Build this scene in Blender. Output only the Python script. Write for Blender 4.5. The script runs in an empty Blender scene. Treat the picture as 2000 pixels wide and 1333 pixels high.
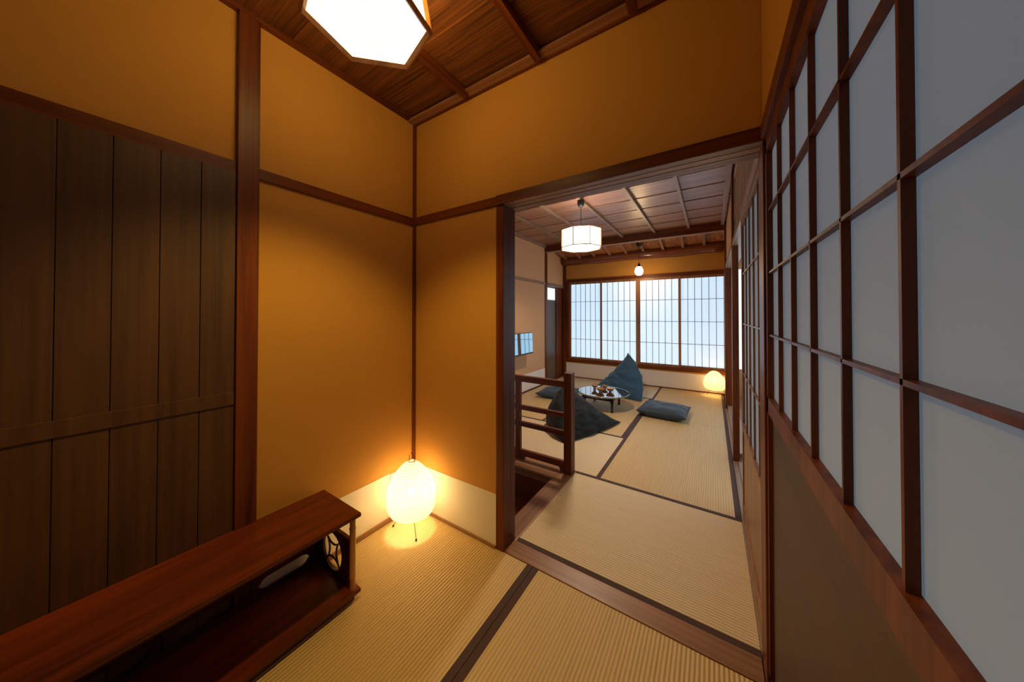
import bpy, bmesh, math, random
from mathutils import Vector, Matrix, noise
random.seed(7)
PI = math.pi
S = bpy.context.scene
COL = S.collection

# ------------------------------------------------------------ camera, world, exposure
yaw, pitch, roll = math.radians(33.163), math.radians(0.591), math.radians(0.029)
fw = Vector((-math.sin(yaw)*math.cos(pitch), math.cos(yaw)*math.cos(pitch), math.sin(pitch)))
rt = Vector((math.cos(yaw), math.sin(yaw), 0)); up = rt.cross(fw)
rt2 = rt*math.cos(roll)+up*math.sin(roll); up2 = up*math.cos(roll)-rt*math.sin(roll)
cd = bpy.data.cameras.new('camera'); cam = bpy.data.objects.new('camera', cd); COL.objects.link(cam)
M4 = Matrix((rt2, up2, -fw)).transposed().to_4x4(); M4.translation = Vector((1.5986, -1.300, 1.215))
cam.matrix_world = M4
cd.sensor_width = 36; cd.lens = 596.87/2000*36; cd.shift_y = -(666.5-609.03)/2000
cd.clip_start = 0.02; cd.clip_end = 60
S.camera = cam
w = bpy.data.worlds.new('world'); S.world = w; w.use_nodes = True
w.node_tree.nodes['Background'].inputs[0].default_value = (.55, .75, 1, 1)
w.node_tree.nodes['Background'].inputs[1].default_value = 0.35
S.view_settings.view_transform = 'Standard'; S.view_settings.look = 'None'
S.view_settings.gamma = 1; S.view_settings.use_curve_mapping = False
S.view_settings.exposure = 0.55
WARM = (1.0, .66, .15)
P_NEAR_DOWN, P_NEAR_SIDE = 34, 8.2         # near pendant
P_PAPER_NEAR, P_PAPER_FAR = 3.4, 2.3
P_FAR_PENDANT, P_BULB = 56, 4.5
E_WINDOW = .58

# ------------------------------------------------------------ materials
def mat(name):
    m = bpy.data.materials.new(name); m.use_nodes = True
    nt = m.node_tree; return m, nt, nt.nodes['Principled BSDF'], nt.nodes['Material Output']
def N(nt, t, **kw):
    n = nt.nodes.new(t)
    for k, v in kw.items(): setattr(n, k, v)
    return n
def plain(name, c, rough=.5, metal=0., spec=.5, **kw):
    m, nt, b, o = mat(name)
    b.inputs['Base Color'].default_value = (*c, 1); b.inputs['Roughness'].default_value = rough
    b.inputs['Metallic'].default_value = metal; b.inputs['Specular IOR Level'].default_value = spec
    for k, v in kw.items(): b.inputs[k.replace('_', ' ')].default_value = v
    return m
def bump(nt, b, h, strength=.2, dist=.002):
    n = N(nt, 'ShaderNodeBump'); n.inputs['Strength'].default_value = strength
    n.inputs['Distance'].default_value = dist
    nt.links.new(h, n.inputs['Height']); nt.links.new(n.outputs[0], b.inputs['Normal'])
def coords(nt, scale):
    tc = N(nt, 'ShaderNodeTexCoord'); mp = N(nt, 'ShaderNodeMapping')
    mp.inputs['Scale'].default_value = scale
    nt.links.new(tc.outputs['Object'], mp.inputs[0]); return mp.outputs[0]
def ramp(nt, f, stops):
    r = N(nt, 'ShaderNodeValToRGB'); e = r.color_ramp.elements
    while len(e) < len(stops): e.new(.5)
    for k, (p, c) in enumerate(stops): e[k].position = p; e[k].color = (*c, 1)
    nt.links.new(f, r.inputs[0]); return r.outputs[0]
def wood(name, dark, light, axis='x', rough=.35, fine=45., spec=.5, contrast=1., figure=0.):
    m, nt, b, o = mat(name)
    lo = {'x': (1.2, fine, fine), 'y': (fine, 1.2, fine), 'z': (fine, fine, 1.2)}[axis]
    n = N(nt, 'ShaderNodeTexNoise'); n.inputs['Scale'].default_value = 1; n.inputs['Detail'].default_value = 7
    n.inputs['Roughness'].default_value = .62; n.inputs['Distortion'].default_value = .35
    nt.links.new(coords(nt, lo), n.inputs['Vector'])
    lo2 = tuple(v*.16 if v > 5 else .5 for v in lo)
    n2 = N(nt, 'ShaderNodeTexNoise'); n2.inputs['Scale'].default_value = 1; n2.inputs['Detail'].default_value = 3
    n2.inputs['Distortion'].default_value = 1.2 + figure
    nt.links.new(coords(nt, lo2), n2.inputs['Vector'])
    mx = N(nt, 'ShaderNodeMath', operation='MULTIPLY_ADD'); mx.inputs[1].default_value = .55
    ml = N(nt, 'ShaderNodeMath', operation='MULTIPLY'); ml.inputs[1].default_value = .45
    nt.links.new(n2.outputs[0], ml.inputs[0]); nt.links.new(n.outputs[0], mx.inputs[0]); nt.links.new(ml.outputs[0], mx.inputs[2])
    h = .16/contrast
    c = ramp(nt, mx.outputs[0], [(.5-h, dark), (.5+h, light)])
    nt.links.new(c, b.inputs['Base Color'])
    b.inputs['Roughness'].default_value = rough; b.inputs['Specular IOR Level'].default_value = spec
    bump(nt, b, mx.outputs[0], .25, .0012)
    return m
def wall_mat(name, c, scale=420., strength=.35, tone=.93):
    m, nt, b, o = mat(name)
    n = N(nt, 'ShaderNodeTexNoise'); n.inputs['Scale'].default_value = 1; n.inputs['Detail'].default_value = 2
    nt.links.new(coords(nt, (scale, scale, scale)), n.inputs['Vector'])
    c2 = tuple(v*tone for v in c)
    nt.links.new(ramp(nt, n.outputs[0], [(.4, c2), (.6, c)]), b.inputs['Base Color'])
    b.inputs['Roughness'].default_value = .85; b.inputs['Specular IOR Level'].default_value = .2
    bump(nt, b, n.outputs[0], strength, .0015)
    return m
def tatami_mat(name, c):
    m, nt, b, o = mat(name)
    wv = N(nt, 'ShaderNodeTexWave', wave_type='BANDS', bands_direction='Y', wave_profile='SIN')
    wv.inputs['Scale'].default_value = 1; wv.inputs['Distortion'].default_value = .3
    wv.inputs['Detail'].default_value = 2; wv.inputs['Detail Scale'].default_value = 8
    nt.links.new(coords(nt, (1, 22.3, 1)), wv.inputs['Vector'])          # a rib every 15 mm or so
    n = N(nt, 'ShaderNodeTexNoise'); n.inputs['Scale'].default_value = 1; n.inputs['Detail'].default_value = 4
    nt.links.new(coords(nt, (900, 60, 1)), n.inputs['Vector'])
    n2 = N(nt, 'ShaderNodeTexNoise'); n2.inputs['Scale'].default_value = 1; n2.inputs['Detail'].default_value = 2
    nt.links.new(coords(nt, (3, 60, 1)), n2.inputs['Vector'])
    a = N(nt, 'ShaderNodeMath', operation='MULTIPLY_ADD'); a.inputs[1].default_value = .35
    q = N(nt, 'ShaderNodeMath', operation='MULTIPLY'); q.inputs[1].default_value = .5
    r0 = N(nt, 'ShaderNodeMath', operation='MULTIPLY_ADD'); r0.inputs[1].default_value = .35
    nt.links.new(wv.outputs['Fac'], q.inputs[0]); nt.links.new(n2.outputs[0], r0.inputs[0]); nt.links.new(q.outputs[0], r0.inputs[2])
    nt.links.new(n.outputs[0], a.inputs[0]); nt.links.new(r0.outputs[0], a.inputs[2])
    d = tuple(v*k for v, k in zip(c, (.70, .66, .58))); l = tuple(min(1, v*1.12) for v in c)
    nt.links.new(ramp(nt, a.outputs[0], [(.22, d), (.5, c), (.9, l)]), b.inputs['Base Color'])  # shade in the rib valleys is put into the colour, over rush grain
    b.inputs['Roughness'].default_value = .5; b.inputs['Specular IOR Level'].default_value = .5
    hh = N(nt, 'ShaderNodeMath', operation='MULTIPLY_ADD'); hh.inputs[1].default_value = .25
    nt.links.new(n.outputs[0], hh.inputs[0]); nt.links.new(wv.outputs['Fac'], hh.inputs[2])
    bump(nt, b, hh.outputs[0], .55, .004)
    return m
def cloth(name, c, rough=.8, scale=900, sheen=.3):
    m, nt, b, o = mat(name)
    n = N(nt, 'ShaderNodeTexNoise'); n.inputs['Scale'].default_value = 1; n.inputs['Detail'].default_value = 3
    nt.links.new(coords(nt, (scale, scale, scale)), n.inputs['Vector'])
    n2 = N(nt, 'ShaderNodeTexNoise'); n2.inputs['Scale'].default_value = 9; n2.inputs['Detail'].default_value = 4
    n2.inputs['Distortion'].default_value = 1.0
    nt.links.new(coords(nt, (1, 1, 1)), n2.inputs['Vector'])
    nt.links.new(ramp(nt, n.outputs[0], [(.3, tuple(v*.8 for v in c)), (.7, tuple(v*1.15 for v in c))]), b.inputs['Base Color'])
    b.inputs['Roughness'].default_value = rough; b.inputs['Sheen Weight'].default_value = sheen
    b.inputs['Sheen Tint'].default_value = (.6, .75, 1, 1); b.inputs['Specular IOR Level'].default_value = .3
    bump(nt, b, n2.outputs[0], .25, .02)
    return m
def emit(name, c, s, base=(.8, .8, .8), rough=.6):
    m = plain(name, base, rough); b = m.node_tree.nodes['Principled BSDF']
    b.inputs['Emission Color'].default_value = (*c, 1); b.inputs['Emission Strength'].default_value = s
    return m
def paper(name, c, clear=.3, rib=30.):
    """thin washi: scatters light coming from behind, lets a little straight through"""
    m, nt, b, o = mat(name); nt.nodes.remove(b)
    t = N(nt, 'ShaderNodeBsdfTranslucent'); t.inputs[0].default_value = (*c, 1)
    d = N(nt, 'ShaderNodeBsdfDiffuse'); d.inputs[0].default_value = (*c, 1)
    tr = N(nt, 'ShaderNodeBsdfTransparent'); tr.inputs[0].default_value = (1, .93, .8, 1)
    wv = N(nt, 'ShaderNodeTexWave', wave_type='BANDS', bands_direction='Z', wave_profile='SIN')
    wv.inputs['Scale'].default_value = rib; wv.inputs['Distortion'].default_value = .15
    nt.links.new(coords(nt, (1, 1, 1)), wv.inputs['Vector'])       # thin bamboo hoops glued inside the paper
    col = ramp(nt, wv.outputs['Fac'], [(.0, tuple(v*k for v, k in zip(c, (.80, .62, .40)))), (.35, c), (1, c)])
    nt.links.new(col, t.inputs[0])
    m1 = N(nt, 'ShaderNodeMixShader'); m1.inputs[0].default_value = .35
    m2 = N(nt, 'ShaderNodeMixShader'); m2.inputs[0].default_value = clear
    nt.links.new(t.outputs[0], m1.inputs[1]); nt.links.new(d.outputs[0], m1.inputs[2])
    nt.links.new(m1.outputs[0], m2.inputs[1]); nt.links.new(tr.outputs[0], m2.inputs[2])
    nt.links.new(m2.outputs[0], o.inputs[0]); return m

RED_D, RED_L = (.050, .009, .002), (.21, .052, .010)
W = {a: wood('stained_cedar_'+a, RED_D, RED_L, a, .42, 45., .28) for a in 'xyz'}
WM = {a: wood('brown_cedar_'+a, (.15, .062, .027), (.42, .20, .09), a, .4) for a in 'xyz'}
WG = {a: wood('weathered_cedar_'+a, (.16, .085, .05), (.40, .25, .16), a, .38) for a in 'xyz'}
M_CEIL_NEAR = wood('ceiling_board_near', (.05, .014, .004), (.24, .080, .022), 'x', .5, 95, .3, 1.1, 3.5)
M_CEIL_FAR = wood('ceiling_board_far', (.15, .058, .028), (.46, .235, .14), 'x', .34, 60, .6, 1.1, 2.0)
M_SHELF = wood('stand_wood', (.05, .009, .002), (.23, .040, .010), 'y', .3, 22, .45, 1.1, 1.5)
M_SHELF_DK = wood('stand_dark_wood', (.022, .006, .003), (.07, .02, .009), 'y', .35, 22)
M_BAMBOO = wood('bamboo', (.42, .19, .06), (.68, .36, .12), 'z', .35, 60)
M_OCHRE = wall_mat('ochre_wallpaper', (.57, .282, .062))
M_TAN = wall_mat('tan_wallpaper', (.63, .375, .205))
M_WHITE = wall_mat('wainscot_paper', (.80, .74, .68), 150, .04, .98)
M_TAT = tatami_mat('tatami_rush', (.60, .42, .195))
M_TAT_SHEEN = tatami_mat('tatami_rush_sheen', (.66, .52, .34))  # crosswise mats: daylight sheen painted in as a paler rush colour
M_HERI = cloth('tatami_border_cloth', (.072, .036, .030), .8, 700, .1)
M_BLACK = plain('black_metal', (.012, .011, .01), .45)
M_WIRE = plain('dark_wire', (.06, .03, .015), .4, .6)
M_LACQ = plain('black_lacquer', (.02, .006, .004), .08, 0, 1., Coat_Weight=1., Coat_Roughness=.04, Coat_IOR=2.3, IOR=1.8)
M_LEG = plain('black_lacquer_leg', (.005, .004, .004), .25)
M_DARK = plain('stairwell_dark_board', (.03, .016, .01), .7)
M_LATT = wood('shoji_wood', (.14, .05, .02), (.32, .13, .05), 'z', .45)
M_SHOJI = emit('daylit_shoji_paper', (.53, .82, 1.08), E_WINDOW, (.8, .8, .8), .9)
M_SHOJI_DIM = emit('dim_shoji_paper', (.55, .78, 1.0), .085, (.24, .25, .26), .9)
M_SHOJI_CORR = emit('corridor_shoji_paper', (.6, .82, 1.0), .9, (.6, .6, .6), .9)
M_TRANSOM = emit('transom_paper', (.9, .93, 1.0), .55, (.8, .8, .8), .9)

# ------------------------------------------------------------ mesh helpers
class B:
    def __init__(s): s.bm = bmesh.new()
    def box(s, x0, x1, y0, y1, z0, z1, bev=0.):
        r = bmesh.ops.create_cube(s.bm, size=1)['verts']
        for v in r: v.co = Vector(((x0+x1)/2+v.co.x*(x1-x0), (y0+y1)/2+v.co.y*(y1-y0), (z0+z1)/2+v.co.z*(z1-z0)))
        if bev:
            es = list({e for v in r for e in v.link_edges})
            bmesh.ops.bevel(s.bm, geom=es, offset=bev, segments=2, affect='EDGES', profile=.7)
        return s
    def tube(s, pts, r, seg=10, cap=True):
        pts = [Vector(p) for p in pts]; rings = []
        rr = r if isinstance(r, (list, tuple)) else [r]*len(pts)
        ref = None
        for i, p in enumerate(pts):
            t = (pts[min(i+1, len(pts)-1)]-pts[max(i-1, 0)]).normalized()
            a = ref if ref else (Vector((0, 0, 1)) if abs(t.z) < .9 else Vector((1, 0, 0)))
            u = (a - t*a.dot(t)).normalized(); ref = u; v = t.cross(u)
            rings.append([s.bm.verts.new(p+(u*math.cos(2*PI*k/seg)+v*math.sin(2*PI*k/seg))*rr[i]) for k in range(seg)])
        for a, b in zip(rings, rings[1:]):
            for k in range(seg): s.bm.faces.new((a[k], a[(k+1) % seg], b[(k+1) % seg], b[k]))
        if cap: s.bm.faces.new(rings[0][::-1]); s.bm.faces.new(rings[-1])
        return s
    def lathe(s, prof, c=(0, 0, 0), seg=40, close=True, rot=0.):
        c = Vector(c); rings = []
        for r, z in prof:
            if r < 1e-6: rings.append([s.bm.verts.new(c+Vector((0, 0, z)))])
            else: rings.append([s.bm.verts.new(c+Vector((r*math.cos(rot+2*PI*k/seg), r*math.sin(rot+2*PI*k/seg), z))) for k in range(seg)])
        for a, b in zip(rings, rings[1:]):
            for k in range(seg):
                k2 = (k+1) % seg
                if len(a) == 1 and len(b) == 1: continue
                if len(a) == 1: s.bm.faces.new((a[0], b[k2], b[k]))
                elif len(b) == 1: s.bm.faces.new((a[k], a[k2], b[0]))
                else: s.bm.faces.new((a[k], a[k2], b[k2], b[k]))
        return s
    def prism(s, poly, f):
        """poly: outline points (u,v); f(u,v,t) gives the 3D point, t in 0..1"""
        a = [s.bm.verts.new(f(u, v, 0)) for u, v in poly]; b = [s.bm.verts.new(f(u, v, 1)) for u, v in poly]
        n = len(poly)
        s.bm.faces.new(a[::-1]); s.bm.faces.new(b)
        for k in range(n): s.bm.faces.new((a[k], a[(k+1) % n], b[(k+1) % n], b[k]))
        return s
    def done(s, name, m, parent=None, smooth=False, label=None, kind=None, origin=None):
        bm = s.bm
        bmesh.ops.recalc_face_normals(bm, faces=bm.faces)
        if origin:
            for v in bm.verts: v.co -= Vector(origin)
        me = bpy.data.meshes.new(name); bm.to_mesh(me); bm.free()
        me.materials.append(m)
        if smooth:
            for p in me.polygons: p.use_smooth = True
        o = bpy.data.objects.new(name, me); COL.objects.link(o)
        if origin: o.location = origin
        if parent: o.parent = parent
        if label: o['label'] = label
        if kind: o['kind'] = kind
        return o
def tag(o, label, cat, group=None):
    o['label'] = label; o['category'] = cat
    if group: o['group'] = group
    return o
def thing(name, label, cat, loc=(0, 0, 0), rz=0, group=None):
    o = bpy.data.objects.new(name, None); COL.objects.link(o); o.empty_display_size = .05
    o.location = loc; o.rotation_euler = (0, 0, rz); return tag(o, label, cat, group)
def struct(name, b, m, parent=None, **kw):
    o = b.done(name, m, parent, **kw)
    if parent is None: o['kind'] = 'structure'
    return o
def sbox(name, m, *a, bev=.002, parent=None): return struct(name, B().box(*a, bev=bev), m, parent)

XL, XR, D = -.87, 1.76, 4.37
ZC_N, ZC_F = 2.45, 2.43
# ------------------------------------------------------------ floor slabs (under the mats)
fl = B()
fl.box(-.12, 2.9, -2.8, .0, -.2, -.032)                       # near room
fl.box(.60, 2.9, .0, 1.0, -.2, -.032)
fl.box(XL-.2, 2.9, 1.0, D+.2, -.2, -.032)
fl.box(XL-.2, .60, .80, 1.0, -.2, -.03)
struct('floor', fl, M_DARK)
# stairwell shaft and steps
st = B()
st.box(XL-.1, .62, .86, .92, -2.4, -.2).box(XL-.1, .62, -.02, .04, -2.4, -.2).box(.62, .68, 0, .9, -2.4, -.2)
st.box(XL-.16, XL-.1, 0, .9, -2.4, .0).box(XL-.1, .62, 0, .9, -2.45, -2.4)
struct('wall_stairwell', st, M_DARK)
sp = B()
for k in range(8): sp.box(.40-.2*(k+1), .42-.2*k, .06, .84, -.27-.24*k, -.24-.24*k, bev=.003)
struct('trim_stair_treads', sp, W['y'])
# boards round the stairwell
sbox('trim_stair_side_board', WM['y'], .600, .712, .098, .965, -.06, .0, bev=.003)
sbox('trim_stair_side_apron', W['y'], .585, .600, .10, .80, -.24, -.012)
sbox('trim_stair_back_board', WM['x'], XL, .60, .775, .975, -.05, -.002, bev=.003)
sbox('trim_stair_back_apron', W['x'], XL, .60, .775, .79, -.24, -.05)
# threshold between the rooms
sbox('trim_threshold', WM['x'], .70, 1.74, .0, .097, -.05, .001, bev=.002)

# ------------------------------------------------------------ tatami mats
def tatami(x0, x1, y0, y1, along, borders, label, m):
    """along: direction of the ribs; borders: which sides (-1, 1 or both) carry cloth"""
    cx, cy = (x0+x1)/2, (y0+y1)/2
    L, Wd = (x1-x0, y1-y0) if along == 'x' else (y1-y0, x1-x0)
    g = .0010
    t = thing('tatami_mat', label, 'tatami mat', (cx, cy, -.032), 0 if along == 'x' else PI/2, 'tatami mats')
    a, b = -Wd/2+g, Wd/2-g
    B().box(-L/2+g, L/2-g, a, b, 0, .030, bev=.0015).done('rush_surface', m, t)
    for s in borders:
        c = s*(Wd/2-g)
        B().box(-L/2+g, L/2-g, min(c, c-s*.03), max(c, c-s*.03)+0, .004, .0316, bev=.0008).done('border', M_HERI, t)
    return t
tatami(0.0, .871, -1.75, -.001, 'y', (-1,), 'tatami mat under the nearer paper floor lamp and the low stand', M_TAT)
tatami(.871, 1.742, -1.75, -.001, 'y', (1,), 'tatami mat in front of the threshold, right of the doubled border', M_TAT)
tatami(.712, 1.742, .098, .978, 'x', (-1, 1), 'tatami mat with painted daylight sheen just beyond the threshold beside the stairwell', M_TAT_SHEEN)
tatami(XL, .866, .978, 1.86, 'x', (1,), 'tatami mat behind the stair railing under the nearer beanbag', M_TAT_SHEEN)
tatami(.866, 1.742, .978, 2.70, 'y', (-1, 1), 'long tatami mat from the sheen-painted mat up to the single square floor cushion', M_TAT)
tatami(.866, 1.742, 2.70, D, 'y', (-1, 1), 'tatami mat under the lit paper lamp at the window', M_TAT)
tatami(-.02, .866, 1.86, 3.50, 'y', (-1,), 'tatami mat under the round black table', M_TAT)
tatami(XL, -.02, 1.86, 3.50, 'y', (1, -1), 'tatami mat under the cushion by the television wall', M_TAT)
tatami(XL, .866, 3.50, D, 'x', (-1,), 'tatami mat along the window behind the round table', M_TAT_SHEEN)

# ------------------------------------------------------------ near room shell
struct('wall_left', B().box(-.12, 0, -2.7, 0, -.05, ZC_N+.1), M_OCHRE)
struct('wall_partition', B().box(-.12, .653, .0, .10, -.05, ZC_N+.1).box(.653, 1.9, .0, .10, 1.834, ZC_N+.1), M_OCHRE)
struct('wall_back', B().box(-.12, 1.9, -2.8, -2.7, -.05, ZC_N+.1), M_OCHRE)
wb = B()
for k in range(9):
    y0 = -.455*(k+1); d = .003+.0006*(k % 2)
    wb.box(0, d, max(y0, -2.7), -.455*k, .012, .275)
    if y0 < -2.3: break
struct('trim_wainscot_left', wb, M_WHITE)
struct('trim_wainscot_partition', B().box(0, .40, -.003, 0, .012, .275).box(.40, .653, -.0036, 0, .012, .275), M_WHITE)
sbox('baseboard_left', WM['y'], .003, .014, -2.7, 0, 0, .022)
sbox('baseboard_partition', WM['x'], .014, .653, -.012, -.003, 0, .014)
# posts, rails
sbox('trim_corner_post', W['z'], -.002, .017, -.017, .002, .0, ZC_N, bev=.003)
sbox('trim_door_post', W['z'], .653, .700, -.006, .106, .0, 1.786, bev=.003)
sbox('trim_rail_left', W['y'], -.01, .012, -2.7, -.0, 1.783, 1.829)
sbox('trim_rail_partition', W['x'], .0, .70, -.012, .02, 1.788, 1.834)
lk = B().box(.66, 1.82, -.012, .125, 1.788, 1.834, bev=.002)
for y in (.028, .070): lk.box(.70, 1.74, y, y+.004, 1.7865, 1.789)
struct('trim_lintel', lk, WG['x'])
sbox('trim_lintel_face', W['x'], .66, 1.82, -.018, -.010, 1.787, 1.836)
sbox('trim_cornice_left', W['y'], 0, .030, -2.7, 0, 2.436, 2.475, bev=.003)
sbox('trim_cornice_partition', W['x'], 0, 1.9, -.034, 0, 2.436, 2.475, bev=.003)
sbox('trim_cornice_partition_lower', W['x'], 0, 1.9, -.016, 0, 2.425, 2.437)
# ceiling of the near room: lapped boards over battens
def boards(name, x0, x1, joints, z, m):
    b = B()
    for a, c in zip(joints, joints[1:]):
        poly = [(a-.012, z+.001), (c, z+.008), (c, z+.020), (a-.012, z+.012)]
        b.prism(poly, lambda u, v, t: Vector((x0+(x1-x0)*t, u, v)))
    return struct(name, b, m)
boards('ceiling', 0, 1.9, [-2.76+.345*k for k in range(9)], ZC_N, M_CEIL_NEAR)
struct('ceiling_backing', B().box(-.12, 2.9, -2.8, .10, 2.50, 2.56), M_DARK)
for k, x in enumerate((.468, .918, 1.344)):
    sbox('trim_batten_near', WM['y'] if 0 else W['y'], x-.017, x+.017, -2.7, -.034, 2.412, 2.452, bev=.004)

# left wall: dark plank doors of a closet beyond the stand
dl = thing('door_closet', 'x', 'door'); del dl['category']; del dl['label']; dl['kind'] = 'structure'
B().box(-.002, .028, -.885, -.815, 0, 2.436, bev=.003).done('door_post', W['z'], dl)
pk = B()
for k in range(9): pk.box(.002, .014, -.885-.1*(k+1)+.001, -.885-.1*k-.001, .03, 1.783, bev=.0015)
pk.box(.002, .019, -1.79, -.887, .015, .07, bev=.002).box(.002, .019, -1.79, -.887, .86, .91, bev=.002)
pk.done('door_leaf', wood('closet_plank', (.05, .02, .006), (.13, .055, .016), 'z', .5), dl)
B().box(.0, .022, -1.8, -.885, .0, .022).done('door_track', W['y'], dl)

# right wall of the near room: sliding shoji in dim daylight
dr = bpy.data.objects.new('door_garden', None); COL.objects.link(dr); dr['kind'] = 'structure'
fr = B()
for (a, c, x) in ((-1.04, -.0, 1.748), (-2.0, -1.04, 1.778)):
    fr.box(x, x+.028, a, a+.032, 0, 1.79).box(x, x+.028, c-.032, c, 0, 1.79)
    fr.box(x, x+.028, a, c, 0, .06).box(x, x+.028, a, c, 1.74, 1.79).box(x, x+.028, a, c, .90, .95)
    for k in range(1, 6): fr.box(x+.004, x+.014, a+.032+k*.163-.003, a+.032+k*.163+.003, .95, 1.74)
    for z in (1.15, 1.35, 1.55): fr.box(x+.004, x+.016, a, c, z-.003, z+.003)
fr.done('door_lattice', W['z'], dr)
B().box(1.7635, 1.7655, -1.04, 0, .92, 1.76).box(1.7935, 1.7955, -2.0, -1.04, .92, 1.76).done('door_paper', M_SHOJI_DIM, dr)
B().box(1.758, 1.770, -1.03, -.01, .03, .92).box(1.788, 1.80, -1.99, -1.05, .03, .92).done('door_panel', wood('garden_door_panel', (.03, .012, .006), (.085, .036, .016), 'y', .5), dr)
struct('wall_right_near', B().box(1.742, 1.86, -2.8, 0, 1.84, 2.56).box(1.742, 1.86, -2.8, -2.0, -.05, 1.84), M_OCHRE)
sbox('trim_lintel_near_right', W['y'], 1.736, 1.84, -2.7, 0, 1.79, 1.84)
sbox('trim_track_near_right', WG['y'], 1.742, 1.84, -2.0, 0, -.04, .004)

# ------------------------------------------------------------ far room shell
wl = B().box(XL-.12, XL, .10, 3.54, -.05, 2.6).box(XL-.12, XL, 3.54, D+.2, 1.79, 2.6)
struct('wall_far_left', wl, M_TAN)
wf = B().box(XL-.12, 1.9, D, D+.12, -.05, .305).box(XL-.12, 1.9, D, D+.12, 1.90, 2.6)
wf.box(XL-.12, -.80, D, D+.12, .3, 1.9).box(1.79, 1.9, D, D+.12, .3, 1.9)
struct('wall_window', wf, M_OCHRE)
ww = B()
xs = [XL+.0, -.45, .03, .50, .97, 1.44, XR]
for k in range(6): ww.box(xs[k], xs[k+1], D-.003-.0008*(k % 2), D, .01, .273)
for x in xs[1:-1]: ww.box(x-.003, x+.003, D-.0055, D, .01, .273)
struct('trim_wainscot_window', ww, M_WHITE)
ww = B()
for k in range(8):
    y0, y1 = .1+.455*k, min(.1+.455*(k+1), 3.54)
    if y0 < 3.5: ww.box(XL, XL+.003+.0008*(k % 2), y0, y1, .01, .275)
struct('trim_wainscot_far_left', ww, M_WHITE)
sbox('baseboard_window', W['x'], XL, XR, D-.012, D-.003, 0, .014)
sbox('baseboard_far_left', W['y'], XL+.003, XL+.012, .975, 3.54, 0, .014)
sbox('trim_rail_far_left', WG['y'], XL-.01, XL+.012, .1, 3.54, 1.745, 1.79)
sbox('trim_cornice_far_left', WG['y'], XL, XL+.025, .1, 3.54, 2.395, 2.435)
sbox('trim_post_far_left', W['z'], XL-.05, XL+.012, 3.535, 3.62, 0, 2.40, bev=.003)
sbox('trim_corner_post_far', W['z'], XL, XL+.05, D-.05, D+.01, 0, 2.30, bev=.003)
# door recess in the left wall
sbox('trim_door_head_far', WG['y'], XL-.10, XL+.016, 3.62, D, 1.735, 1.79)
sbox('trim_door_sill_far', W['y'], XL-.12, XL+.02, 3.62, D, -.03, .022)
sbox('trim_door_jamb_far', W['z'], XL-.06, XL-.02, 4.07, D, .02, 1.74)
d = bpy.data.objects.new('door_far', None); COL.objects.link(d); d['kind'] = 'structure'
lf = B()
for k in range(5): lf.box(XL-.055, XL-.042, 3.62+.093*k+.001, 3.62+.093*(k+1)-.001, .02, 1.455, bev=.002)
lf.box(XL-.06, XL-.036, 3.62, 4.085, .02, .10).box(XL-.06, XL-.036, 3.62, 4.085, 1.45, 1.492).box(XL-.06, XL-.036, 3.62, 4.085, 1.715, 1.74)
lf.box(XL-.06, XL-.036, 4.06, 4.085, .02, 1.74).box(XL-.06, XL-.036, 3.60, 3.625, .02, 1.74)
lf.done('door_leaf', wood('door_plank', (.06, .035, .022), (.16, .10, .065), 'z', .4), d)
B().box(XL-.052, XL-.050, 3.625, 4.06, 1.492, 1.715).done('door_pane', M_TRANSOM, d)
struct('wall_behind_door', B().box(XL-.25, XL-.2, 3.4, D+.2, -.05, 2), M_DARK)

# ceiling, battens, beams
boards('ceiling', XL, 1.9, [.31+.36*k-.36 for k in range(10)][:10]+[3.60], ZC_F, M_CEIL_FAR)
struct('ceiling_backing', B().box(-1.1, 2.9, .1, D+.3, 2.62, 2.68), M_DARK)
for x in (-.398, .035, .462, .912, 1.340):
    sbox('trim_batten_far', WG['y'], x-.015, x+.015, .11, 3.545, 2.400, 2.434, bev=.004)
sbox('trim_cornice_far_right', WG['y'], 1.705, 1.742, .11, 3.54, 2.385, 2.435)
bb = B().box(XL, 1.86, 3.54, 3.62, 2.325, 2.56, bev=.004)
struct('trim_beam', bb, W['x'])
sbox('trim_beam_sheen', wood('beam_underside_sheen', (.30, .20, .15), (.5, .38, .3), 'x', .22), XL, 1.76, 3.545, 3.615, 2.318, 2.328)  # beam underside, window reflection painted in as paler wood
# sloping ceiling towards the window: boards on rafters, log beam at the wall
sl = B()
zs = lambda y: 2.46-.24*(y-3.62)
sl.prism([(3.62, zs(3.62)), (D+.05, zs(D+.05)), (D+.05, zs(D+.05)+.03), (3.62, zs(3.62)+.03)], lambda u, v, t: Vector((XL+2.73*t, u, v)))
struct('ceiling_slope', sl, wood('slope_board', (.15, .045, .010), (.46, .18, .045), 'y', .4, 30, .5, 1.1, 2))  # orange of the bulb's light is worked into the board colour
for k, x in enumerate([-.75, -.47, -.19, .085, .365, .645, .94, 1.225, 1.505]):
    rb = B().prism([(3.62, zs(3.62)-.045), (4.34, zs(4.34)-.045), (4.34, zs(4.34)), (3.62, zs(3.62))],
                   lambda u, v, t, x=x: Vector((x-.018+.036*t, u, v)))
    struct('trim_rafter', rb, WM['y'])
lg = B()
pts = [(XL+.02+k*.13, 4.285+.012*math.sin(k*.9), 2.262+.006*math.sin(k*.7+1)-.015*k/20) for k in range(21)]
lg.tube(pts, [.088+.004*math.sin(k*1.3) for k in range(21)], 24)
struct('trim_log_beam', lg, wood('polished_log', (.09, .02, .005), (.24, .065, .018), 'x', .22, 14, .6), smooth=True)

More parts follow.
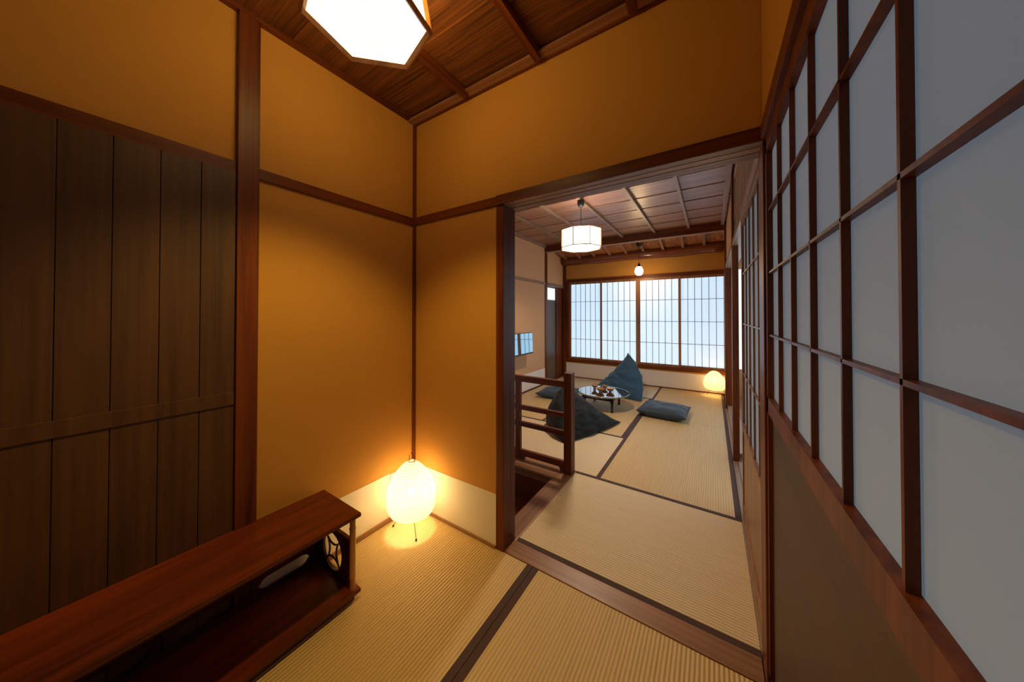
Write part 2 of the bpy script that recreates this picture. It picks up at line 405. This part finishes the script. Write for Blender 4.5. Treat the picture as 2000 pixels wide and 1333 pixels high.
# ------------------------------------------------------------ window with four shoji
sbox('trim_window_head', W['x'], -.83, XR, D-.035, D+.06, 1.850, 1.905)
sbox('trim_window_sill', W['x'], -.83, XR, D-.045, D+.06, .318, .362, bev=.003)
sbox('trim_window_sill_lower', W['x'], -.83, XR, D-.03, D+.0, .302, .319)
sbox('trim_window_jamb', W['z'], -.83, -.752, D-.03, D+.06, .36, 1.85)
px = [(-.752, -.103, .022), (-.139, .525, .0), (.5255, 1.180, .0), (1.144, 1.79, .022)]
for k, (a, c, dy) in enumerate(px):
    wn = bpy.data.objects.new('window_%d' % (k+1), None); COL.objects.link(wn); wn['kind'] = 'structure'
    wn.location = (0, D-.02+dy, 0); y = 0
    f = B().box(a, a+.036, 0, .02, .362, 1.85, bev=.0015).box(c-.036, c, 0, .02, .362, 1.85, bev=.0015)
    f.box(a+.036, c-.036, 0, .02, .362, .396, bev=.0015).box(a+.036, c-.036, 0, .02, 1.806, 1.85, bev=.0015)
    f.done('window_frame', WM['z'], wn)
    g = B(); n = 6; w0 = (c-a-.072)/n
    for j in range(1, n): g.box(a+.036+w0*j-.0036, a+.036+w0*j+.0036, .004, .011, .396, 1.806)
    for z in (.745, 1.106, 1.466): g.box(a+.036, c-.036, .005, .012, z-.0035, z+.0035)
    g.done('window_lattice', M_LATT, wn)
    B().box(a+.036, c-.036, .0125, .0135, .396, 1.806).done('window_paper', M_SHOJI, wn)

# ------------------------------------------------------------ right side of the far room
for nm, y0, x1 in (('trim_post_right_window', 3.53, 1.822), ('trim_post_right', 1.83, 1.786), ('trim_post_right_partition', -.006, 1.84)):
    sbox(nm, W['z'], 1.742, x1, y0, y0+.09 if y0 > 0 else .106, 0, 2.44, bev=.003)
sbox('trim_track_right', WG['y'], 1.742, 1.86, .11, 3.53, -.04, .006)
sbox('trim_track_right_ridge', WG['y'], 1.775, 1.782, .11, 3.53, .004, .014)
sbox('trim_track_right_step', WG['y'], 1.765, 1.86, 1.92, 3.53, .004, .045)
sbox('trim_lintel_right', WG['y'], 1.745, 1.86, .106, 1.83, 1.79, 1.84)
sbox('trim_lintel_right_beyond', WG['y'], 1.750, 1.86, 1.92, 3.53, 1.82, 1.88)
struct('wall_right', B().box(1.762, 1.84, 1.92, 3.53, 1.88, 2.6).box(1.762, 1.84, 3.62, D+.1, -.05, 2.6), M_TAN)
# carved lattice transom
tr = bpy.data.objects.new('window_transom', None); COL.objects.link(tr); tr['kind'] = 'structure'
B().box(1.757, 1.782, .11, 1.83, 1.84, 1.875).box(1.757, 1.782, .11, 1.83, 2.34, 2.44).box(1.757, 1.782, .11, .14, 1.87, 2.35).box(1.757, 1.782, 1.78, 1.83, 1.87, 2.35).done('window_frame', WG['y'], tr)
la = B()
def lat(sign):
    for k in range(-9, 34):
        y0, z0 = .14+.05*k, 1.875
        pts = []
        for q in range(13):
            z = z0+.465*q/12; y = y0+sign*.465*q/12 + (.465 if sign < 0 else 0)
            if .14 <= y <= 1.78: pts.append((1.770+sign*.003, y+.006*math.sin(z*60), z))
        if len(pts) > 2: la.tube(pts, .0035, 5)
lat(1); lat(-1)
la.done('window_lattice', WG['z'], tr)
struct('wall_right_above', B().box(1.79, 1.84, .1, 1.9, 2.35, 2.6), M_TAN)
# pair of shoji pushed open beside the partition
for k, (x, y0, y1) in enumerate(((1.752, .115, 1.05), (1.798, .112, .98))):
    wn = bpy.data.objects.new('door_corridor', None); COL.objects.link(wn); wn['kind'] = 'structure'
    f = B().box(x, x+.026, y0, y0+.03, .014, 1.79).box(x, x+.026, y1-.03, y1, .014, 1.79)
    f.box(x, x+.026, y0, y1, .014, .07).box(x, x+.026, y0, y1, 1.75, 1.79).box(x, x+.026, y0, y1, .52, .56)
    for j in range(1, 5): f.box(x+.004, x+.012, y0+j*.18-.003, y0+j*.18+.003, .56, 1.75)
    for z in (.86, 1.16, 1.46): f.box(x+.004, x+.012, y0, y1, z-.003, z+.003)
    f.done('door_lattice', WM['z'], wn)
    B().box(x+.013, x+.015, y0, y1, .54, 1.77).done('door_paper', M_SHOJI_DIM, wn)
    B().box(x+.006, x+.018, y0+.01, y1-.01, .04, .54).done('door_panel', WM['z'], wn)
# garden corridor beyond, closed by daylit paper screens
struct('wall_corridor', B().box(2.52, 2.6, -2.8, D+.1, -.1, .3).box(2.52, 2.6, -2.8, D+.1, 2.0, 2.6).box(1.9, 2.6, D+.02, D+.1, -.1, .4).box(1.9, 2.6, D+.02, D+.1, 1.9, 2.6).box(1.86, 2.6, -.1, -.0, -.1, 2.6), M_TAN)
struct('floor_corridor', B().box(1.86, 2.6, .0, D+.1, -.03, -.01), WM['y'])
struct('ceiling_corridor', B().box(1.84, 2.6, .0, D+.1, 2.45, 2.5), WM['y'])
cw = bpy.data.objects.new('window_corridor', None); COL.objects.link(cw); cw['kind'] = 'structure'
B().box(2.53, 2.535, .0, D, .3, 2.0).box(1.86, 2.52, D+.04, D+.045, .4, 1.9).done('window_paper', M_SHOJI_CORR, cw)
cf = B()
for k in range(11): cf.box(2.505, 2.528, .4*k, .4*k+.02, .3, 2.0)
for z in (.3, .72, 1.14, 1.56, 1.98): cf.box(2.508, 2.526, 0, D, z, z+.02)
cf.done('window_frame', WM['z'], cw)

# ------------------------------------------------------------ stair railing
r = thing('stair_railing', 'brown wooden railing with square end post guarding the stairwell', 'railing')
B().box(.643, .705, .885, .960, .0, .768, bev=.006).done('end_post', W['z'], r)
B().box(XL, .643, .900, .945, .650, .700, bev=.006).done('top_rail', W['x'], r)
for z0, z1 in ((.414, .452), (.274, .314)): B().box(XL, .643, .908, .936, z0, z1, bev=.003).done('middle_rail', W['x'], r)
for x in (.213, -.22, -.65): B().box(x-.024, x+.024, .906, .938, .0, .652, bev=.003).done('baluster', W['z'], r)
br = B()
def arch(a, c):
    return [(a, .0), (a+.035, .0), (a+.05, .03), (c-.05, .03), (c-.035, .0), (c, .0), (c, .078), (a, .078)]
for a, c in ((.237, .643), (-.196, .189), (-.626, -.244)):
    br.prism(arch(a, c), lambda u, v, t: Vector((u, .908+.028*t, v)))
br.done('bottom_rail', W['x'], r)

# ------------------------------------------------------------ television
t = thing('television', 'small black flat television on a wall arm, mirroring the window', 'television', (-.64, 2.42, .80), math.radians(1.5))
B().box(-.012, .012, -.272, .272, -.155, .155, bev=.004).done('casing', M_BLACK, t)
B().box(.0118, .0128, -.262, .262, -.135, .147).done('screen', plain('tv_screen', (.42, .60, .70), .03, 1., .5), t)
B().box(-.10, -.012, -.10, .02, -.07, .07, bev=.006).box(-.235, -.10, -.06, -.03, -.02, .02).box(-.235, -.215, -.12, .03, -.11, .11, bev=.003).done('wall_arm', M_BLACK, t)
t.rotation_euler = (0, math.radians(-1.5), math.radians(1.5))

# ------------------------------------------------------------ paper floor lamps
def paper_lamp(label, c, R, z0, z1, power, tilt, ribs, group, foot_angles, footr):
    t = thing('paper_floor_lamp', label, 'lamp', (*c, 0), 0, group)
    H = z1-z0; prof = []
    n = ribs*6
    for k in range(n+1):
        u = k/n
        # egg outline: widest in the lower part, closing to a small opening on top
        if u < .31: rr = R*(.66+.34*math.sin(PI/2*(u/.31)**.60))
        else: rr = R*(max(0, 1-((u-.31)/.70)**1.85))**.64
        rr = max(rr, .022)
        rr *= 1+.010*abs(math.sin(PI*ribs*u))
        prof.append((rr, z0+H*u))
    sh = B().lathe(prof, seg=56)
    for v in sh.bm.verts: v.co.z += tilt[0]*v.co.x+tilt[1]*v.co.y*1.0
    sh.done('paper_shade', PAPER, t, smooth=True)
    h = B().tube([(-.020, 0, z1-.01), (-.020, 0, z1+.028), (-.012, 0, z1+.038), (.010, 0, z1+.040), (.020, 0, z1+.026), (.024, 0, z1-.01)], .0016, 6)
    h.lathe([(.022+.0015*math.cos(a), z1-.002+.0015*math.sin(a)) for a in [k*PI/3 for k in range(7)]], seg=24)
    h.done('wire_handle', M_WIRE, t)
    for a in foot_angles:
        fx, fy = footr*math.cos(a), footr*math.sin(a)
        lg = B().tube([(fx*.45, fy*.45, z0+.03), (fx*.8, fy*.8, z0*.45), (fx, fy, .006)], .0017, 6).done('leg', M_WIRE, t)
        q = B().lathe([(0, 0), (.005, .001), (.0055, .005), (.003, .009), (0, .010)], (fx, fy, 0), 12).done('foot', M_BLACK, lg)
    B().lathe([(0, 0), (.012, .0), (.013, .035), (.017, .05), (.02, .07), (.014, .088), (0, .095)], (0, 0, z0+.06), 20).done('bulb', BULBG, t, smooth=True)
    ld = bpy.data.lights.new('lamp_glow', 'POINT'); ld.energy = power; ld.color = (1.0, .79, .44); ld.shadow_soft_size = .018
    lo = bpy.data.objects.new('lamp_glow', ld); COL.objects.link(lo); lo.parent = t; lo.location = (0, 0, z0+H*.46)
    return t
PAPER = paper('washi_shade', (.74, .69, .58), .14)
BULBG = paper('frosted_bulb_glass', (.95, .92, .85), .88)
fa = [math.atan2(-.193+.145, .066-.165), math.atan2(-.191+.145, .259-.165), math.atan2(-.025+.145, .153-.165)]
paper_lamp('glowing egg-shaped paper lamp on thin wire legs in the corner of the front room', (.163, -.147), .134, .078, .385, P_PAPER_NEAR, (.05, -.10), 30, 'paper floor lamps', fa, .110)
paper_lamp('small glowing dome paper lamp on the floor beneath the right end of the window', (1.628, 4.208), .142, .095, .378, P_PAPER_FAR, (-.02, .0), 22, 'paper floor lamps', [math.radians(d) for d in (148, -50, 28)], .11)
# socket plate behind the near lamp
t = thing('wall_socket', 'small white socket plate low on the left wall behind the corner lamp', 'wall socket', (.0038, -.150, .235))
B().box(0, .006, -.024, .024, -.038, .038, bev=.002).done('plate', M_WHITE, t)
B().box(.006, .0075, -.010, .010, -.020, .020, bev=.0005).done('insert', plain('socket_insert', (.6, .55, .45), .4), t)

# ------------------------------------------------------------ pendant lamps
M_SIDE_N = emit('pendant_paper_near', (1, .69, .22), P_NEAR_SIDE)
M_BOT_N = emit('pendant_panel_near', (.95, .97, 1.0), .66)
M_SIDE_F = emit('pendant_paper_far', (1, .86, .68), 3.4)
M_RIM = wood('lamp_frame', (.34, .13, .035), (.62, .29, .10), 'x', .45)
def ringpts(n, R, rot, c=(0, 0)): return [Vector((c[0]+R*math.cos(rot+2*PI*k/n), c[1]+R*math.sin(rot+2*PI*k/n), 0)) for k in range(n)]
def pendant(label, c, n, R0, R1, rot, zb, zt, zc, mside, mbot, frame, canopy, cordname='cord'):
    t = thing('pendant_lamp', label, 'lamp', (*c, zb), 0)
    a, b = ringpts(n, R0, rot), ringpts(n, R1, rot); H = zt-zb
    fr = B()
    def bar(p, q, wv): fr.tube([p, q], wv, 4)
    for k in range(n):
        k2 = (k+1) % n
        bar(a[k], a[k2], frame); bar(b[k]+Vector((0, 0, H)), b[k2]+Vector((0, 0, H)), frame); bar(a[k], b[k]+Vector((0, 0, H)), frame)
    fr.done('frame', M_RIM, t)
    for k in range(n):
        k2 = (k+1) % n; s = .965
        bm = B(); vs = [a[k]*s, a[k2]*s, b[k2]*s+Vector((0, 0, H)), b[k]*s+Vector((0, 0, H))]
        nn = -((vs[0]+vs[1])/2).normalized()*.002
        f = [bm.bm.verts.new(v) for v in vs]; g = [bm.bm.verts.new(v+nn) for v in vs]
        bm.bm.faces.new(f); bm.bm.faces.new(g[::-1])
        for i in range(4): bm.bm.faces.new((f[i], f[(i+1) % 4], g[(i+1) % 4], g[i]))
        bm.done('side_pane', mside, t)
    bm = B(); bm.prism([(p.x*.97, p.y*.97) for p in a], lambda u, v, q: Vector((u, v, .006+.003*q))); bm.done('bottom_pane', mbot, t)
    cz = zc-zb
    B().tube([(0, 0, H-.02), (0, 0, cz-canopy[1]+.005)], .0035, 8).done('cord', M_BLACK, t)
    B().lathe([(0, cz), (canopy[0], cz), (canopy[0], cz-canopy[1]*.55), (canopy[0]*.8, cz-canopy[1]*.8), (canopy[0]*.4, cz-canopy[1]), (0, cz-canopy[1])], seg=28).done('ceiling_cap', M_BLACK, t, smooth=False)
    cr = B()
    for k in range(0, n, 2): cr.tube([b[k]*.98+Vector((0, 0, H)), Vector((0, 0, H+.004))], .002, 5)
    cr.done('hanger', M_BLACK, t)
    return t
hx = pendant('large six-sided paper ceiling lamp with wooden frame above the front room', (.688, -.745), 6, .190, .158, math.radians(44.6), 2.15, 2.335, 2.45, M_SIDE_N, M_BOT_N, .0105, (.05, .035))
oc = pendant('eight-sided white paper pendant lamp hanging over the matted room by the stairwell', (.468, 1.735), 8, .212, .212, math.radians(0), 1.905, 2.085, 2.405, M_SIDE_F, M_SIDE_F, .0050, (.036, .075))
def lamp_light(parent, kind, loc, e, c, size, **kw):
    ld = bpy.data.lights.new('lamp_light', kind); ld.energy = e; ld.color = c; ld.shadow_soft_size = size
    for k, v in kw.items(): setattr(ld, k, v)
    o = bpy.data.objects.new('lamp_light', ld); COL.objects.link(o); o.parent = parent; o.location = loc; return o
lamp_light(hx, 'SPOT', (0, 0, -.012), P_NEAR_DOWN, WARM, .05, spot_size=math.radians(112), spot_blend=.55)
lamp_light(oc, 'SPOT', (0, 0, -.012), P_FAR_PENDANT, (1, .77, .52), .08, spot_size=math.radians(165), spot_blend=.4)
# bare bulb pendant by the window
t = thing('pendant_bulb', 'small round glowing glass bulb hanging on a thin black cord before the window', 'lamp', (.628, 3.90, 1.848))
B().lathe([(0, 0), (.030, .001), (.050, .016), (.061, .045), (.063, .07), (.055, .105), (.040, .13), (.028, .142)], seg=32).done('glass_globe', emit('globe_glow', (1, .86, .6), 5), t, smooth=True)
B().lathe([(.034, .134), (.030, .142), (.018, .172), (.008, .195), (.004, .20)], seg=24).done('socket_cap', M_BLACK, t, smooth=True)
B().tube([(0, 0, .19), (0, 0, .47)], .003, 8).done('cord', M_BLACK, t)
B().lathe([(0, .525), (.038, .525), (.038, .48), (.026, .458), (0, .455)], seg=24).done('ceiling_cap', M_BLACK, t)
lamp_light(t, 'POINT', (0, -.0, -.035), P_BULB, (1, .62, .25), .03)

# ------------------------------------------------------------ low stand (front left)
s = thing('display_stand', 'low reddish-brown wooden stand with bamboo corner posts and openwork end', 'stand')
YE, YF = -.548, -1.36
def slab(x0, x1, y0, y1, z0, z1, nm, m, bev=.003): return B().box(x0, x1, y0, y1, z0, z1, bev=bev).done(nm, m, s)
slab(.016, .335, YF, YE, .349, .365, 'top_board', M_SHELF)
slab(.016, .335, YF, YE, .030, .046, 'bottom_board', M_SHELF)
slab(.030, .318, YF+.02, YE-.018, .0, .030, 'plinth', M_SHELF)
for x in (.312, .036):
    for y in (YE-.024, YF+.024):
        rr = .0115 if x > .2 else .007
        pr = [(rr, .046), (rr*1.0, .09), (rr*1.18, .098), (rr*1.0, .106), (rr*1.05, .2), (rr*1.05, .295), (rr*1.22, .304), (rr*1.02, .312), (rr*1.0, .349)]
        B().lathe(pr, (x, y, 0), 20).done('bamboo_post' if x > .2 else 'rear_post', M_BAMBOO if x > .2 else M_SHELF, s, smooth=True)
# end panels: board with a round opening holding crossing arcs
def end_panel(yc):
    cx, cz, R = .160, .150, .080; x0, x1, z0, z1 = .044, .300, .046, .252
    b = B(); nseg = 48; T = .010
    outer, inner = [], []
    for k in range(nseg):
        a = 2*PI*k/nseg+PI/4; dx, dz = math.cos(a), math.sin(a)
        tx = ((x1 if dx > 0 else x0)-cx)/dx if abs(dx) > 1e-6 else 9e9
        tz = ((z1 if dz > 0 else z0)-cz)/dz if abs(dz) > 1e-6 else 9e9
        q = min(tx, tz); outer.append((cx+dx*q, cz+dz*q)); inner.append((cx+dx*R, cz+dz*R))
    for off in (0, 1):
        pass
    V = {}
    for nm, L in (('o', outer), ('i', inner)):
        for t_ in (0, 1): V[nm, t_] = [b.bm.verts.new((x, yc-T/2+T*t_, z)) for x, z in L]
    for k in range(nseg):
        k2 = (k+1) % nseg
        b.bm.faces.new((V['o', 0][k], V['o', 0][k2], V['i', 0][k2], V['i', 0][k]))
        b.bm.faces.new((V['o', 1][k2], V['o', 1][k], V['i', 1][k], V['i', 1][k2]))
        b.bm.faces.new((V['i', 0][k], V['i', 0][k2], V['i', 1][k2], V['i', 1][k]))
        b.bm.faces.new((V['o', 0][k2], V['o', 0][k], V['o', 1][k], V['o', 1][k2]))
    p = b.done('end_panel', M_SHELF_DK, s)
    ar = B(); RR = .088
    for k in range(4):      # four arcs bowed towards the centre
        a = k*PI/2; ox, oz = cx+math.cos(a)*.100, cz+math.sin(a)*.100
        pts = []
        for q in range(17):
            th = a+PI-.95+1.90*q/16
            x, z = ox+math.cos(th)*.0713, oz+math.sin(th)*.0713
            if (x-cx)**2+(z-cz)**2 <= (R+.004)**2: pts.append((x, yc, z))
        ar.tube(pts, .0042, 6)
    ar.done('openwork_arcs', M_SHELF_DK, p)
    B().box(x0, x1, yc-.007, yc+.007, z1, z1+.006, bev=.001).done('panel_cap', M_SHELF, p)
end_panel(YE-.028); end_panel(YF+.028)
# back panel with a long cusped opening
bk = B()
def cusp(y0, y1, z0, z1):
    m = (z0+z1)/2; return [(y0, m), (y0+.012, m+.010), (y0+.018, z1-.006), (y0+.035, z1), (y1-.035, z1), (y1-.018, z1-.006), (y1-.012, m+.010), (y1, m), (y1-.012, m-.010), (y1-.018, z0+.006), (y1-.035, z0), (y0+.035, z0), (y0+.018, z0+.006), (y0+.012, m-.010)]
z0, z1, za, zb = .046, .140, .070, .120
cs = [YE-.045, YE-.045-.24, YE-.045-.48, YF+.045]
bk.box(.026, .036, YF+.03, YE-.03, zb, z1).box(.026, .036, YF+.03, YE-.03, z0, za)
for j in range(3):
    a, c = cs[j+1]+.02, cs[j]-.02
    up_ = cusp(a, c, za, zb)
    left = [(a-.0, za), (a+.035, za), (a+.018, za+.006), (a+.012, .085), (a, .095), (a+.012, .105), (a+.018, zb-.006), (a+.035, zb), (a-.0, zb)]
    right = [(c, zb), (c-.035, zb), (c-.018, zb-.006), (c-.012, .105), (c, .095+.0), (c-.012, .085), (c-.018, za+.006), (c-.035, za), (c, za)]
    bk.prism([(a-.022, za)]+left[1:8]+[(a-.022, zb)], lambda u, v, t: Vector((.026+.010*t, u, v)))
    bk.prism([(c+.022, zb)]+right[1:8]+[(c+.022, za)], lambda u, v, t: Vector((.026+.010*t, u, v)))
bk.box(.026, .036, YE-.046, YE-.03, z0, z1).box(.026, .036, YF+.03, YF+.046, z0, z1)
bk.done('back_panel', M_SHELF_DK, s)
slab(.022, .040, YF+.03, YE-.03, .140, .147, 'back_rail', M_SHELF, .001)

# ------------------------------------------------------------ round low table and bowls
TC, TZ, TR = (.392, 2.765), .200, .325
t = thing('round_table', 'low round black lacquered table holding four wooden bowls', 'table', (*TC, 0))
B().lathe([(0, TZ-.024), (TR-.03, TZ-.024), (TR-.010, TZ-.018), (TR-.001, TZ-.008), (TR, TZ-.002), (TR-.004, TZ+.001), (TR-.008, TZ+.001), (TR-.0115, TZ-.0008), (TR-.0125, TZ-.001), (TR-.02, TZ-.001), (0, TZ-.001)], seg=96).done('tabletop', M_LACQ, t, smooth=True)
lp = [(.166, -.205), (.150, .205), (-.185, .205), (-.190, -.205)]
ap = B()
for (ax, ay), (bx, by) in zip(lp, lp[1:]+lp[:1]):
    if abs(ax-bx) > abs(ay-by): ap.box(min(ax, bx), max(ax, bx), ay-.009, ay+.009, TZ-.066, TZ-.014, bev=.002)
    else: ap.box(ax-.009, ax+.009, min(ay, by), max(ay, by), TZ-.066, TZ-.014, bev=.002)
ap.done('apron', M_LEG, t)
for x, y in lp:
    B().box(x-.019, x+.019, y-.019, y+.019, TZ-.085, TZ-.014, bev=.003).lathe([(.0, .0), (.0165, .0), (.0180, .006), (.0165, .012), (.0145, .02), (.0150, .09), (.018, .105), (.019, .118)], (x, y, 0), 10).done('leg', M_LEG, t)
M_BOWL = wood('bowl_wood', (.20, .075, .022), (.50, .24, .085), 'z', .3, 40)
M_BOWL_IN = plain('bowl_inside', (.42, .22, .09), .35)
bowls = [((.366, 2.712), .054, .050, 'shallow wooden bowl at the front left of the round table', 0),
         ((.476, 2.783), .055, .052, 'wooden bowl with pale inside, rightmost on the round table', 1),
         ((.262, 2.800), .042, .062, 'wooden cup on a tall foot, leftmost on the round table', 0),
         ((.368, 2.905), .042, .050, 'wooden cup at the back of the round table, behind the front left bowl', 0)]
for (x, y), R, H, lab, pale in bowls:
    b = thing('wooden_bowl', lab, 'bowl', (x, y, TZ-.0005), 0, 'bowls on the round table')
    B().lathe([(0, 0), (.019, 0), (.018, .006), (.016+.0*H, .010 if H < .06 else .024), (R*.55, H*.38 if H < .06 else H*.55), (R*.80, H*.62), (R*.95, H*.84), (R, H), (R-.004, H), (R*.93, H*.9)], seg=32).done('body', M_BOWL, b, smooth=True)
    B().lathe([(R*.93, H*.9), (R*.7, H*.68), (R*.4, H*.5), (0, H*.46)], seg=32).done('inside', plain('pale_inside', (.75, .6, .5), .3) if pale else M_BOWL_IN, b, smooth=True)
    if pale: B().tube([(.004, 0, H*.5), (.006, .002, H+.012)], .002, 6).done('stick', M_BLACK, b)

# ------------------------------------------------------------ beanbags and cushions
M_BLUE = cloth('slate_blue_cotton', (.032, .095, .175), .75, 900, .2)
M_NAVY = cloth('charcoal_cotton', (.006, .008, .011), .75, 900, .04)
M_GREY = cloth('dark_grey_cotton', (.030, .048, .070), .6, 900, .2)
def tetra(name, V, n, bulge, edge, wr, seed, m, parent, sag=0., shape=None):
    V = [Vector(v) for v in V]; G = sum(V, Vector())/4
    bm = bmesh.new(); vs = {}
    faces = [(0, 1, 2), (0, 2, 3), (0, 3, 1), (1, 3, 2)]
    for f in faces:
        a, b, c = (V[i] for i in f); nn = (b-a).cross(c-a).normalized()
        if nn.dot((a+b+c)/3-G) < 0: nn = -nn
        idx = {}
        for i in range(n+1):
            for j in range(n+1-i):
                w = ((n-i-j)/n, i/n, j/n)
                p = a*w[0]+b*w[1]+c*w[2]
                k = 27*w[0]*w[1]*w[2]
                e = 4*(w[0]*w[1]+w[1]*w[2]+w[0]*w[2])/1.33
                p = p+nn*bulge*k**.62+(p-G)*edge*e
                if shape:
                    ww = [0, 0, 0, 0]
                    for t_ in range(3): ww[f[t_]] += w[t_]
                    p = p+Vector(shape(ww))
                q = Vector((p.x*7, p.y*7, p.z*16))+Vector((seed, seed*2, 0))
                amp = wr*min(1, k*2.2+.08)
                fold = .5-abs(noise.noise(Vector((p.x*3+seed, p.y*3, p.z*14+p.x*5))))*2.2
                p = p+nn*amp*(noise.noise(q)+.6*noise.noise(q*2.1)+.7*fold)
                p.z = max(p.z-sag*k, .004+.004*abs(noise.noise(q)))
                key = tuple(sorted((f[t_], round(w[t_]*n)) for t_ in range(3) if w[t_] > 1e-9))
                if key not in vs: vs[key] = bm.verts.new(p)
                idx[i, j] = vs[key]
        for i in range(n):
            for j in range(n-i):
                bm.faces.new((idx[i, j], idx[i+1, j], idx[i, j+1]))
                if i+j < n-1: bm.faces.new((idx[i+1, j], idx[i+1, j+1], idx[i, j+1]))
    b = B(); b.bm.free(); b.bm = bm
    o = b.done(name, m, parent, smooth=True)
    # seam piping along the edges that show
    def line(i, j):
        pts = []
        for q in range(n+1):
            key = tuple(sorted((v_, c_) for v_, c_ in ((i, n-q), (j, q)) if c_))
            pts.append(Vector((VC[key].x, VC[key].y, max(VC[key].z, .008))))
        return pts
    VC = {}
    me = o.data
    bm2 = list(vs.keys())
    for key, co in zip(bm2, [v.co.copy() for v in me.vertices]): VC[key] = co
    return o, line
FB = thing('beanbag', 'slate blue pointed fabric beanbag between the round table and the window', 'beanbag', (.5, 3.65, 0), 0, 'beanbags')
off = Vector((.5, 3.65, 0))
Vf = [Vector(v)-off for v in ((.50, 3.70, .60), (.765, 3.27, .0), (-.02, 3.52, .03), (.38, 4.16, .0))]
o, ln = tetra('cover', Vf, 44, .070, .085, .019, 3.1, M_BLUE, FB, shape=lambda w: (.24*w[0]*w[1]+.10*w[0]*w[2], .02*w[0]*w[1], .16*w[0]*w[1]-.24*w[0]*w[2]))
for i, j in ((0, 1), (0, 2), (1, 2)): B().tube(ln(i, j), .005, 6).done('seam', M_BLUE, FB, smooth=True)
top = ln(0, 1)[0]
B().tube([top+Vector((-.012, 0, -.02)), top+Vector((-.008, 0, .012)), top+Vector((.004, 0, .018)), top+Vector((.012, 0, -.01))], .005, 6).done('tip_loop', M_BLUE, FB)
B().tube([top+Vector((.01, 0, -.02)), top+Vector((.05, -.01, -.03)), top+Vector((.066, -.01, -.018))], .0018, 6).done('cord_end', M_BLACK, FB)
NB = thing('beanbag', 'charcoal pointed fabric beanbag slumped behind the stair railing post', 'beanbag', (.38, 1.7, 0), 0, 'beanbags')
off = Vector((.38, 1.7, 0))
Vn = [Vector(v)-off for v in ((.29, 1.74, .475), (.735, 2.245, .012), (.43, 1.39, .0), (.035, 1.82, .03))]
o, ln = tetra('cover', Vn, 40, .070, .15, .017, 8.3, M_NAVY, NB, shape=lambda w: (0, 0, -.30*w[0]*w[1]**1.2))
for i, j in ((0, 1), (0, 2), (1, 2), (0, 3)): B().tube(ln(i, j), .004, 6).done('seam', M_GREY, NB, smooth=True)
def cushion(label, c, a, b, h, rz, m, seed):
    t = thing('floor_cushion', label, 'cushion', (*c, 0), rz, 'floor cushions')
    n = 40; bb = B(); bm = bb.bm; G = {}
    for side in (1, -1):
        for i in range(n+1):
            for j in range(n+1):
                u, v = 2*i/n-1, 2*j/n-1; edge = i in (0, n) or j in (0, n)
                if edge and side == -1: G[side, i, j] = G[1, i, j]; continue
                f = max(0, (1-abs(u)**2.6)*(1-abs(v)**2.6))**.48
                x = a*u*(1-.05*(1-u*u)*0-.045*(1-v*v)*abs(u)**3); y = b*v*(1-.045*(1-u*u)*abs(v)**3)
                x += -a*.0; q = Vector((x*9+seed, y*9, side*2.))
                wr = .012*noise.noise(q)*f+.012*noise.noise(Vector((q.x*2.2, q.y*2.2, q.z)))*(1-f)
                rad = math.hypot(u, v)
                if side == 1: wr -= .012*math.exp(-rad*rad*8)
                z = h*.42+side*h*.55*f+wr+.018*(u*v)**2*(1 if u*v > 0 else .3)
                G[side, i, j] = bm.verts.new((x, y, max(z, .003)))
        for i in range(n):
            for j in range(n):
                q = (G[side, i, j], G[side, i+1, j], G[side, i+1, j+1], G[side, i, j+1])
                bm.faces.new(q if side == 1 else q[::-1])
    bb.done('cover', m, t, smooth=True)
    pts = [(-1+2*k/n, -1) for k in range(n)]+[(1, -1+2*k/n) for k in range(n)]+[(1-2*k/n, 1) for k in range(n)]+[(-1, 1-2*k/n) for k in range(n)]
    return t
cushion('dark grey square floor cushion lying alone on the mat right of the round table', (1.105, 2.84), .265, .255, .132, math.radians(-3), M_GREY, 1.)
cushion('dark blue-grey floor cushion lying left of the round table near the television', (-.33, 2.93), .28, .26, .11, math.radians(8), M_GREY, 5.)
